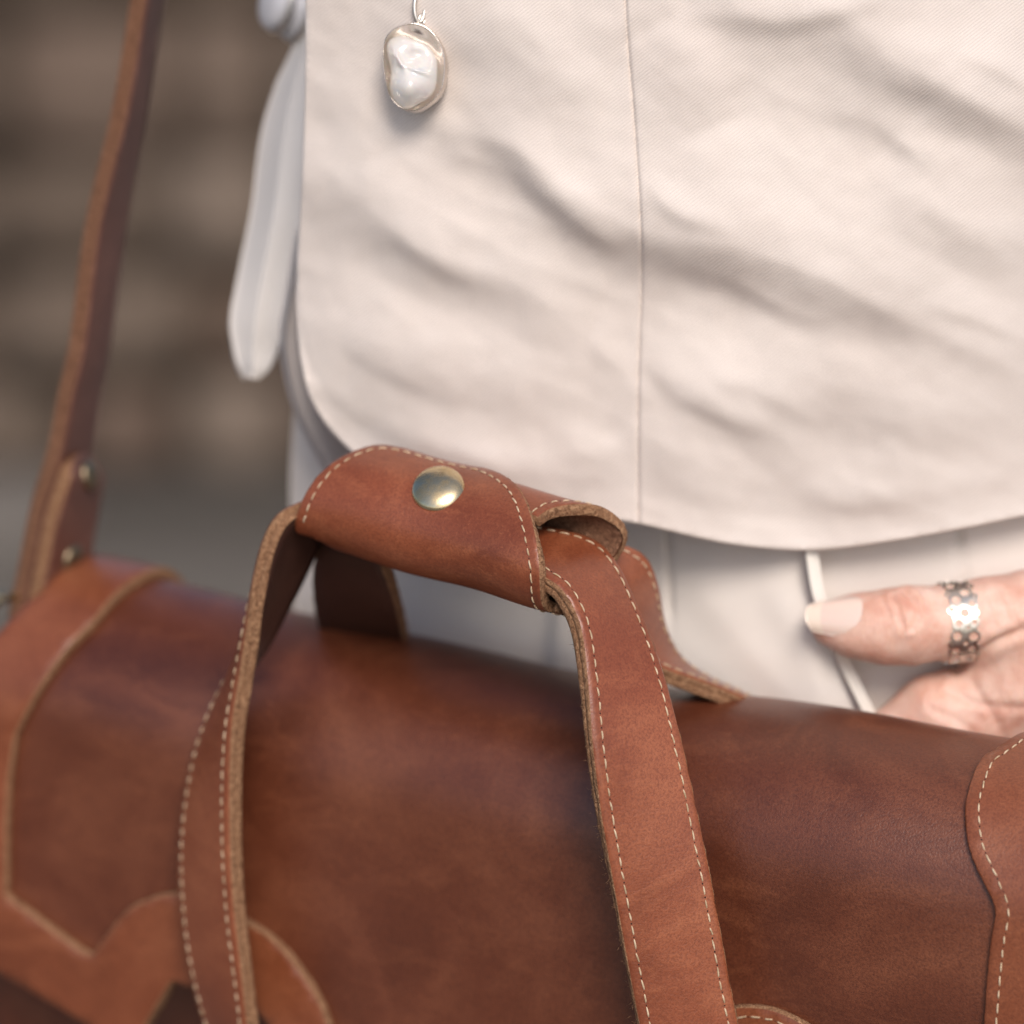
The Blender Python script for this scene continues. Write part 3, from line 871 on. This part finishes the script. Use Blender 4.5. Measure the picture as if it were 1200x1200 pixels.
# ------------------------------------------------------------------ pendant
def pendant():
    root_p = P(488, 76, .9065)
    root = empty('pendant_necklace', root_p, 'baroque white pearl pendant in a polished metal surround on a chain before the jacket', 'necklace')
    z0 = lambda x, y: (430 + np.asarray(x, float) / 8, np.asarray(y, float) / 8)
    outer = cat([(150, 450), (175, 350), (250, 270), (350, 225), (440, 213), (530, 235), (620, 305), (690, 410), (728, 530), (730, 660), (715, 790), (670, 890), (590, 970), (480, 1040), (390, 1042), (285, 990), (215, 905), (182, 800), (158, 690), (148, 560), (150, 450)], 97)[:-1]
    inner = cat([(178, 470), (192, 390), (260, 340), (345, 330), (440, 370), (540, 410), (605, 470), (655, 560), (662, 680), (645, 825), (580, 920), (470, 985), (400, 1022), (320, 1012), (240, 935), (208, 830), (222, 690), (200, 570), (178, 470)], 97)[:-1]
    # align by angle about the centre
    def polar(poly, c=(425, 630), k=96):
        q = poly - np.array(c); a = np.arctan2(q[:, 1], q[:, 0]); r = np.hypot(q[:, 0], q[:, 1]); o_ = np.argsort(a); ang = np.linspace(-math.pi, math.pi, k, endpoint=False)
        rr = np.interp(ang, np.r_[a[o_] - 2 * math.pi, a[o_], a[o_] + 2 * math.pi], np.tile(r[o_], 3)); return ang, rr
    ang, ro = polar(outer); _, ri = polar(inner)
    def ringp(r, dz, shift=(0, 0)):
        x, y = z0(425 + shift[0] + r * np.cos(ang), 630 + shift[1] + r * np.sin(ang)); return P(x, y, np.full(len(ang), .9065) - dz)
    rings = [ringp(ri * .9, .0002), ringp(ri, .0012), ringp(ri * .55 + ro * .45, .0024), ringp(ri * .12 + ro * .88, .0040), ringp(ro * .985, .0044), ringp(ro, .0038), ringp(ro * 1.015, .0020, (14, 10)), ringp(ro * 1.0, -.0012, (32, 22)), ringp(ro * .9, -.0034, (38, 26)), ringp(ro * .3, -.0040, (38, 26))]
    V = np.vstack(rings); k = len(ang); F = []
    for i in range(len(rings) - 1):
        for a in range(k): F.append((i * k + a, i * k + (a + 1) % k, (i + 1) * k + (a + 1) % k, (i + 1) * k + a))
    F.append(tuple(range((len(rings) - 1) * k, len(rings) * k)))
    o = mk('bezel', V, F, M['bezel'], root); bm = bmesh.new(); bm.from_mesh(o.data); bmesh.ops.recalc_face_normals(bm, faces=bm.faces); bm.to_mesh(o.data); bm.free()
    pm, t, b = plain('baroque pearl', (.86, .83, .82), .16); b.inputs['Coat Weight'].default_value = .7; b.inputs['Coat Roughness'].default_value = .06
    b.inputs['Subsurface Weight'].default_value = .15; b.inputs['Subsurface Scale'].default_value = .002
    lw = N(t, 'ShaderNodeTexCoord'); n1 = noise_n(t, lw.outputs['Object'], 140, 3, .5, 1.0)
    t.links.new(ramp(t, n1.outputs[0], [(.3, (.64, .59, .58)), (.5, (.70, .67, .63)), (.7, (.62, .63, .65))]).outputs[0], b.inputs['Base Color'])
    rs_ = np.linspace(0, 1, 34); V = []
    for f in rs_:
        x = 425 + ri * f * 1.0 * np.cos(ang); y = 630 + ri * f * np.sin(ang)
        dome = .0040 * (1 - f ** 2.4) ** .6 if f < 1 else np.zeros(k)
        hgt = dome + .0030 * np.exp(-(((x - 400) / 150) ** 2 + ((y - 820) / 150) ** 2)) - .0022 * np.exp(-(((x - 480) / 120) ** 2 + ((y - 520) / 80) ** 2)) * (1 - f ** 4) \
            + .0012 * np.exp(-(((x - 300 - (y - 560) * .5) / 30) ** 2 + ((y - 560) / 90) ** 2)) * (1 - f ** 6) + .0010 * np.exp(-(((y - 640 - (x - 420) * .35) / 26) ** 2 + ((x - 460) / 130) ** 2)) * (1 - f ** 6) \
            + .0007 * np.exp(-(((x - 250) / 30) ** 2 + ((y - 560) / 70) ** 2)) * (1 - f ** 6)
        X, Y = z0(x, y); V.append(P(X, Y, .9065 - .0006 - hgt))
    V = np.vstack(V); F = []
    for i in range(1, len(rs_) - 1):
        for a in range(k): F.append((i * k + a, i * k + (a + 1) % k, (i + 1) * k + (a + 1) % k, (i + 1) * k + a))
    for a in range(k): F.append((0, k + (a + 1) % k, k + a))
    o = mk('pearl', V, F, pm, root); bm = bmesh.new(); bm.from_mesh(o.data); bmesh.ops.remove_doubles(bm, verts=bm.verts, dist=1e-7); bmesh.ops.recalc_face_normals(bm, faces=bm.faces); bm.to_mesh(o.data); bm.free()
    if (np.array(o.data.polygons[10].normal) @ Fv) > 0:
        o.data.flip_normals()
    def link(name, cx, cy, rx, ry, tw, r, d=.9045):
        path = []
        for t_ in np.linspace(0, 2 * math.pi, 37)[:-1]:
            x = rx * math.cos(t_); path.append(P(cx + x * math.cos(tw), cy + ry * math.sin(t_), d) + Fv * x * .000225 * math.sin(tw))
        v, f = tube(path, r, 9, True); return mk(name, v, f, M['silver'], root)
    link('jump_ring', 494.5, 23, 3.6, 5.6, .5, .0005)
    link('bail', 491.5, 9, 6.2, 17, .35, .0006, .904)
    for i in range(7): link('chain_link', 492 - i * .6, -10 - i * 12.5, 4.5, 8.5, .3 + 1.3 * (i % 2), .00055)
    return root


pendant()

# ------------------------------------------------------------------ the leather bag
PL = P(97, 674, 1.02); PR = P(1200, 881, .905)
ax = unit(PR - PL); LB = float(np.linalg.norm(PR - PL))
nb = np.array([0, -1.0, 0]); nb = unit(nb - ax * (nb @ ax)); bb = np.cross(nb, ax); bb = bb if bb[2] > 0 else -bb
bag = empty('leather_bag', PL + ax * .19 - bb * .25, 'brown leather satchel with rolled carrying handles and flap, hung from a shoulder strap', 'bag')
HD, HT = .040, .034


def bag_profile():
    ph = np.radians(np.linspace(-90, 90, 61))
    n = np.where(ph > 0, HD * np.sin(np.abs(ph)) ** .92, -.020 * np.sin(np.abs(ph)) ** .9); b = -np.where(ph > 0, HT, .026) * (1 - np.cos(ph))
    zz = np.linspace(.003, .24, 60)
    back = np.stack([np.full(60, -.020) - .004 * (zz / .24), -.026 - zz], 1)[::-1]
    front = np.stack([HD + .009 * np.sin(np.minimum(zz / .16, 1) * math.pi / 2), -HT - zz], 1)
    p = np.vstack([back, np.stack([n, b], 1), front]); s = np.r_[0, np.cumsum(np.linalg.norm(np.diff(p, axis=0), axis=1))]
    i0 = 60 + 30; return p, s - s[i0]


BP, BS = bag_profile()
_k = np.linspace(BS[0], BS[-1], 900)
BPn = np.interp(_k, BS, BP[:, 0]); BPb = np.interp(_k, BS, BP[:, 1])
_ker = np.hanning(41); _ker /= _ker.sum()
BPn = np.convolve(np.pad(BPn, 20, 'edge'), _ker, 'valid'); BPb = np.convolve(np.pad(BPb, 20, 'reflect', reflect_type='odd'), _ker, 'valid')
TN = np.gradient(BPn, _k); TB = np.gradient(BPb, _k)


def bagf(s, w, h):
    s, w, h = np.asarray(s, float), np.asarray(w, float), np.asarray(h, float)
    n = np.interp(w, _k, BPn); b = np.interp(w, _k, BPb); tn = np.interp(w, _k, TN); tb = np.interp(w, _k, TB); l = np.hypot(tn, tb) + 1e-9
    on, ob = -tb / l, tn / l
    sg = -.0034 * 4 * np.clip(s / LB, -.2, 1.2) * (1 - np.clip(s / LB, -.2, 1.2))
    soft = .0011 * np.sin(s * 31 + w * 17) * np.sin(w * 23 + 1) + .0007 * np.sin(s * 58 - w * 40 + .6)
    return PL + ax * s[..., None] + nb * (n + on * (h + soft))[..., None] + bb * (b + sg + ob * (h + soft))[..., None]


def sw(pts, w0=.05):
    """(px, py) list -> (s, w) on the flap"""
    out = []
    g = None
    for (x, y) in pts:
        s0 = (x - 97) / 1103 * LB if g is None else g[0]; w_0 = w0 if g is None else g[1]
        g = solve(bagf, x, y, s0, w_0); out.append(g)
    return np.array(out)


FT = .0026
bottom_edge = sw([(0, 1127), (60, 1162), (130, 1204), (160, 1224), (178, 1202), (213, 1143), (232, 1150), (262, 1150), (297, 1163), (318, 1185), (345, 1225)], .14)
s_end = .395
low = np.vstack([[[-.045, bottom_edge[0, 1] - .02]], [[-.045, bottom_edge[0, 1] - .019]], bottom_edge[bottom_edge[:, 0] > -.01]])
LEDGE = np.array([[0, -.05], [0, 0], [-.0015, .02], [-.008, .035], [-.020, .05], [-.034, .07], [-.045, .1], [-.045, bottom_edge[0, 1] - .02]])
low = np.vstack([low, [[low[-1, 0] + .02, low[-1, 1] + .006], [s_end, low[-1, 1] + .01]]])
flap_out = np.vstack([[[0, -.16]], LEDGE, low[1:], [[s_end, -.16]]])
flap = leather_sheet('flap', flap_out, bagf, FT, .0038, [M['flap'], M['edge'], M['edge_dark']], bag, True)
tag(flap, 'smooth dark brown flap rolling over the top of the bag')
# main body under the flap
zf = np.linspace(0, 1, 24)
body_pts = []
for s_ in np.linspace(0, 1, 30):
    row = [bagf(np.array([.006 + s_ * (s_end - .012) + (1 - s_) * np.interp(w_, LEDGE[:, 1], LEDGE[:, 0])]), np.array([w_]), np.array([-.006 - .030 * max(0, min(1, (w_ - .06) / .05))]))[0] for w_ in np.linspace(-.2, .235, 44)]
    body_pts.append(row)
body_pts = np.array(body_pts); nu, nv = body_pts.shape[:2]
V = list(body_pts.reshape(-1, 3)); F = grid_faces(nu, nv)
F.append(tuple(range(nv))); F.append(tuple((nu - 1) * nv + j for j in range(nv))[::-1])
for i in range(nu - 1): F.append((i * nv, i * nv + nv - 1, (i + 1) * nv + nv - 1, (i + 1) * nv))
mk('bag_body', V, F, M['flap'], bag)

# left corner overlay with its pointed ogee
ul = sw([(118, 742), (72, 790), (30, 858), (23, 905), (20, 960), (19, 1043), (60, 1073), (108, 1108), (120, 1110), (136, 1090), (158, 1062), (180, 1049), (207, 1041), (240, 1041), (270, 1053), (293, 1069), (330, 1093), (360, 1126), (385, 1165), (402, 1210)], .03)
upper = np.vstack([[[.0255, -.05], [.0250, -.02], [.0240, .002]], ul])
upper = np.vstack([resample(upper[:9], 60), resample(upper[8:11], 20)[1:], cat(upper[10:], 90)[1:]])
dn = low[low[:, 0] < ul[-1, 0] + .005]
lowtrim = np.vstack([[[ul[-1, 0] + .004, dn[-1, 1] + .004]], dn[::-1][:-2], [[-.0446, bottom_edge[0, 1] - .02]]])
lt_in = np.vstack([upper, lowtrim, LEDGE[::-1][1:] + np.array([.0004, 0])])
ltrim = leather_sheet('corner_trim', lt_in, bagf, .0032, .003, [M['trim'], M['edge']], bag, False, h0=FT)
tag(ltrim, 'reddish corner overlay with a pointed curved edge')


def stitch_on(fn, line, hgt, parent, **kw):
    l = resample(np.asarray(line, float), max(24, int(plen(np.asarray(line)) / .0012)))
    c = fn(l[:, 0], l[:, 1], np.full(len(l), hgt)); return stitches('stitching', c, fn_normal(fn, l[:, 0], l[:, 1]), parent, **kw)


def off(line, d):
    t = unit(np.gradient(line, axis=0)); return line + np.stack([-t[:, 1], t[:, 0]], 1) * d


i0 = int(len(upper) * .62)
stitch_on(bagf, off(upper[-46:], .0034), FT + .0024, ltrim)

# right corner overlay
rl = sw([(1150, 905), (1136, 940), (1134, 965), (1140, 1000), (1158, 1035), (1168, 1052), (1172, 1066), (1168, 1090), (1163, 1130), (1158, 1200), (1155, 1260)], .03)
rl = np.vstack([[[rl[0, 0] + .0068, -.05], [rl[0, 0] + .0063, -.02], [rl[0, 0] + .0050, -.004], [rl[0, 0] + .0024, .008]], rl])
rl = np.vstack([cat(rl[:10], 70), cat(rl[9:], 50)[1:]])
rt = np.vstack([rl, [[s_end - .0005, rl[-1, 1]], [s_end - .0005, -.05]]])
rtrim = leather_sheet('corner_trim', rt, bagf, .0024, .003, [M['trim'], M['trim']], bag, False, h0=FT)
tag(rtrim, 'smooth lighter corner overlay with pale stitches along its wavy edge')
stitch_on(bagf, off(rl, -.0036), FT + .0024, rtrim)

# handle tab at the bottom right
ht = sw([(850, 1180), (868, 1173), (890, 1172), (915, 1176), (940, 1187), (962, 1200), (985, 1222), (1000, 1250)], .1)
ht = cat(ht, 50); hp = np.vstack([ht, [[ht[-1, 0], ht[-1, 1] + .012], [ht[0, 0] - .02, ht[-1, 1] + .014], [ht[0, 0] - .022, ht[0, 1] + .004]]])
htab = leather_sheet('handle_tab', hp, bagf, .0024, .003, [M['trim'], M['edge']], bag, False, h0=FT)
stitch_on(bagf, off(ht, .0031), FT + .0024, htab)

# ---- front handle, one strap: up the left side, through the grip, down the right side
A = [(290, 1225, .948), (280, 1130, .944), (271, 1050, .941), (267, 950, .937), (269, 860, .933), (277, 800, .930), (286, 740, .926), (293, 690, .923), (304, 640, .921), (320, 606, .921), (346, 590, .924), (385, 584, .930), (500, 622, .908), (600, 656, .894),
     (643, 677, .887), (664, 696, .885), (682, 735, .883), (690, 800, .881), (696, 880, .880), (706, 960, .882), (720, 1040, .885), (738, 1140, .889), (756, 1235, .893)]
B = [(244, 1225, .968), (220, 1140, .966), (209, 1060, .965), (208, 985, .963), (220, 905, .961), (238, 848, .959), (266, 795, .956), (297, 755, .953), (325, 705, .951), (352, 652, .950), (376, 600, .948), (415, 566, .944), (515, 592, .924), (620, 612, .914),
     (690, 628, .911), (722, 655, .907), (748, 706, .902), (777, 782, .897), (800, 868, .893), (819, 955, .892), (836, 1040, .8925), (854, 1140, .895), (872, 1235, .898)]
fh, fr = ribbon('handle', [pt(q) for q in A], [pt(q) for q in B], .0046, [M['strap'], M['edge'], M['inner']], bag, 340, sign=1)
A_, B_, W_, nr, wd, Tn, wid = fr
for c in (.105, .895):
    ln = A_ + W_ * c + nr * .0002
    stitches('stitching', ln[4:140], nr[4:140], fh); stitches('stitching', ln[190:338], nr[190:338], fh)
fibres('edge_fibres', (A_ - nr * .0023)[150:338], -wd[150:338], fh, 520, M['edge'], .0014)

# ---- back handle
A2 = [(560, 640, .920), (620, 655, .911), (680, 686, .905), (706, 716, .909), (724, 738, .916), (746, 764, .923), (777, 781, .928), (814, 794, .931), (850, 807, .934), (880, 822, .939), (897, 846, .946), (906, 895, .951)]
B2 = [(580, 597, .934), (660, 612, .928), (724, 634, .925), (758, 652, .929), (773, 686, .934), (781, 730, .940), (799, 768, .945), (833, 793, .948), (865, 808, .952), (893, 824, .957), (911, 852, .963), (920, 905, .968)]
A3 = [(394, 800, 1.012), (382, 745, .995), (373, 696, .975), (373, 656, .956), (388, 620, .944), (408, 596, .937)]
B3 = [(487, 815, 1.004), (482, 757, .988), (474, 712, .966), (464, 674, .946), (452, 640, .936), (446, 616, .930)]
bl, _ = ribbon('handle', [pt(q) for q in A3], [pt(q) for q in B3], .0044, [M['strap'], M['edge'], M['inner']], bag, 90, sign=1)  # turned so its inner face shows, with the shade coloured in
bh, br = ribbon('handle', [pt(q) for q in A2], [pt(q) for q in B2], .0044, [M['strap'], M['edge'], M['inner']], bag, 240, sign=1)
A_, B_, W_, nr, wd, Tn, wid = br
for c in (.12, .88):
    ln = A_ + W_ * c + nr * .0002
    stitches('stitching', ln[60:236], nr[60:236], bh)

# ---- leather grip wrapped round both handles
G0 = P(385, 574, .936); G1 = P(690, 652, .899)
ga = unit(G1 - G0); gv = unit(-Fv - ga * (-Fv @ ga)); gu = np.cross(gv, ga); gu = gu if gu[2] > 0 else -gu
GL = float(np.linalg.norm(G1 - G0)); beta = math.radians(40)
e1 = math.cos(beta) * gv - math.sin(beta) * gu; e2 = math.sin(beta) * gv + math.cos(beta) * gu
GP, GQ = .0122, .0078


def ell_table():
    th = np.radians(np.linspace(40, 520, 961)); off_ = np.interp(np.degrees(th), [40, 160, 330, 520], [0, .0004, .0030, .0036])
    x = (GP + off_) * np.sign(np.cos(th)) * np.abs(np.cos(th)) ** .88; y = (GQ + off_) * np.sign(np.sin(th)) * np.abs(np.sin(th)) ** .92
    ker = np.hanning(31); ker /= ker.sum()
    x = np.convolve(np.pad(x, 15, 'edge'), ker, 'valid'); y = np.convolve(np.pad(y, 15, 'edge'), ker, 'valid')
    s = np.r_[0, np.cumsum(np.hypot(np.diff(x), np.diff(y)))]; return th, x, y, s


GT, GX, GY, GS = ell_table(); GTX = np.gradient(GX, GS); GTY = np.gradient(GY, GS)


def gripf(s, w, h):
    s, w, h = np.asarray(s, float), np.asarray(w, float), np.asarray(h, float)
    x = np.interp(w, GS, GX); y = np.interp(w, GS, GY); tx = np.interp(w, GS, GTX); ty = np.interp(w, GS, GTY)
    l = np.hypot(tx, ty) + 1e-9; ox, oy = ty / l, -tx / l
    k = h + .0005 * np.sin(s * 140 + w * 60) + .0004 * np.sin(s * 75 - w * 160)
    return G0 + ga * s[..., None] + e1 * (x + ox * k)[..., None] + e2 * (y + oy * k)[..., None]


wth = lambda deg: float(np.interp(math.radians(deg), GT, GS))
# outline of the wrap, unrolled: start under the tab, over the back, underneath, up the front, tab end on top
wa, w180, w270, w360, wend = wth(82), wth(180), wth(265), wth(358), wth(492)
def gs(px, py, wdeg): return solve(gripf, px, py, .5 * GL, wth(wdeg))
tabR = [gs(649, 708, 365), gs(641, 668, 400), gs(630, 622, 425), gs(612, 585, 450)]
tabL = [gs(398, 547, 458), gs(362, 582, 425), gs(352, 615, 400), gs(362, 640, 370)]

wtop = wth(486)
def s_for(deg, xt):
    xa, xb = [proj(gripf(np.array([q]), np.array([wth(deg)]), np.array([.003])))[0, 0] for q in (GL - .02, GL)]
    return GL - .02 + .02 * (xt - xa) / (xb - xa)


right = np.vstack([[[s_for(84, 632), wa], [s_for(97, 645), wth(97)], [s_for(112, 664), wth(112)], [s_for(132, 690), wth(132)], [s_for(160, 715), wth(160)], [s_for(195, 737), wth(195)], [GL - .001, w270 - .003], [GL - .0005, w270 + .004], [GL - .0008, w360 - .004]], tabR, [[.0535, wtop - .0035], [.0450, wtop - .0004]]])
left = np.vstack([[[.0200, wtop - .0004], [.0125, wtop - .003]], tabL, [[.0105, w360 - .006], [.017, w270 + .001], [.015, w180], [.014, wa]]])
rc = cat(right, 160); lc = cat(left, 140)
outl = np.vstack([rc, lc])
grip = leather_sheet('grip', outl, gripf, .0031, .0014, [M['strap'], M['edge'], M['edge_dark']], bag, True)
tag(grip, 'rolled leather grip closed with a brass snap over both handles')
loop = np.vstack([rc[rc[:, 1] > w360 - .006], lc[lc[:, 1] > w360 + .002]])
loop = resample(loop, 260); loop = np.stack([np.convolve(np.pad(loop[:, j], 3, 'edge'), np.ones(7) / 7, 'valid') for j in (0, 1)], 1)
stitch_on(gripf, off(loop, .0030), .0031, grip, pitch=.0035)
mouth = rc[rc[:, 1] < w270 - .004]
stitch_on(gripf, off(mouth, .0030), .0031, grip, pitch=.0035)
ed = rc[rc[:, 1] > w360 - .004]; ec = gripf(ed[:, 0], ed[:, 1], np.full(len(ed), .0013)); fibres('edge_fibres', ec, np.tile(ga, (len(ec), 1)), grip, 90, M['edge'], .0008)
ed = rc[rc[:, 1] < w270]; ec = gripf(ed[:, 0], ed[:, 1], np.full(len(ed), .0013)); fibres('edge_fibres', ec, np.tile(ga, (len(ec), 1)), grip, 90, M['edge'], .0009)

# brass snap
ss, sw_ = gs(516, 583, 425)
sc_ = gripf(np.array([ss]), np.array([sw_]), np.array([.0031]))[0]; sn = fn_normal(gripf, np.array([ss]), np.array([sw_]))[0]; sn = unit(sn * .8 - Fv * .35)
sv, sf = lathe([(.0071, -.0006), (.00715, .0002), (.0070, .0006), (.0065, .0011), (.0055, .0016), (.0040, .00205), (.0022, .0023), (.0004, .00238)], sc_, sn, 56)
mk('snap_button', sv, sf, M['brass'], grip)

# ---- shoulder strap at the left end, with its folded-back end, two rivets and a metal ring
SA = [(214, -220, .972), (192, -100, .974), (173, 0, .976), (150, 133, .980), (118, 267, .985), (100, 400, .990), (85, 467, .993), (72, 533, .996), (51, 600, 1.0), (37, 667, 1.004), (24, 730, 1.008)]
SB = [(232, -220, .996), (211, -100, .998), (193, 0, 1.000), (173, 133, 1.004), (149, 267, 1.009), (131, 400, 1.013), (119, 467, 1.016), (109, 533, 1.019), (98, 600, 1.022), (88, 667, 1.026), (78, 730, 1.030)]
shs, sr = ribbon('shoulder_strap', [pt(q) for q in SA], [pt(q) for q in SB], .0050, [M['shoulder'], M['edge_dark']], bag, 150, sign=1, inset=0)
A_, B_, W_, nr, wd, Tn, wid = sr
pj = proj(A_)[:, 1]; k0 = int(np.argmin(np.abs(pj - 528))); k1 = int(np.argmin(np.abs(pj - 715)))
fa, fb = [], []
for q, k in enumerate(range(k0, k1 + 1, 1)):
    t = min(1, q / 5.0); ins = .5 - .5 * math.sqrt(max(0, 1 - (1 - t) ** 2)); ins = min(ins, .47)
    o_ = nr[k] * (.0005 + .0050 * min(1, .25 + q / 6))
    fa.append(A_[k] + W_[k] * ins + o_); fb.append(B_[k] - W_[k] * ins + o_)
fe, fer = ribbon('folded_end', fa, fb, .0048, [M['shoulder'], M['edge']], shs, 70, sign=1, inset=0)
for (x, y) in ((88, 556), (66, 655)):
    c = (np.array(fer[0]) + np.array(fer[1])) / 2; k = int(np.argmin(np.abs(proj(c)[:, 1] - y)))
    rv, rf = lathe([(.0046, -.0004), (.0047, .0004), (.0042, .0011), (.003, .0017), (.0015, .0020), (.0003, .0021)], c[k] + fer[3][k] * .0002, fer[3][k], 28)
    mk('rivet', rv, rf, M['old_brass'], shs)
rc_ = P(16, 728, 1.008)
tv, tf = tube([rc_ + .0095 * (math.cos(t) * unit(Rv * .75 + Fv * .6) + math.sin(t) * Uv * .8) for t in np.linspace(0, 2 * math.pi, 49)[:-1]], .0017, 12, True)
mk('strap_ring', tv, tf, M['brass'], shs)
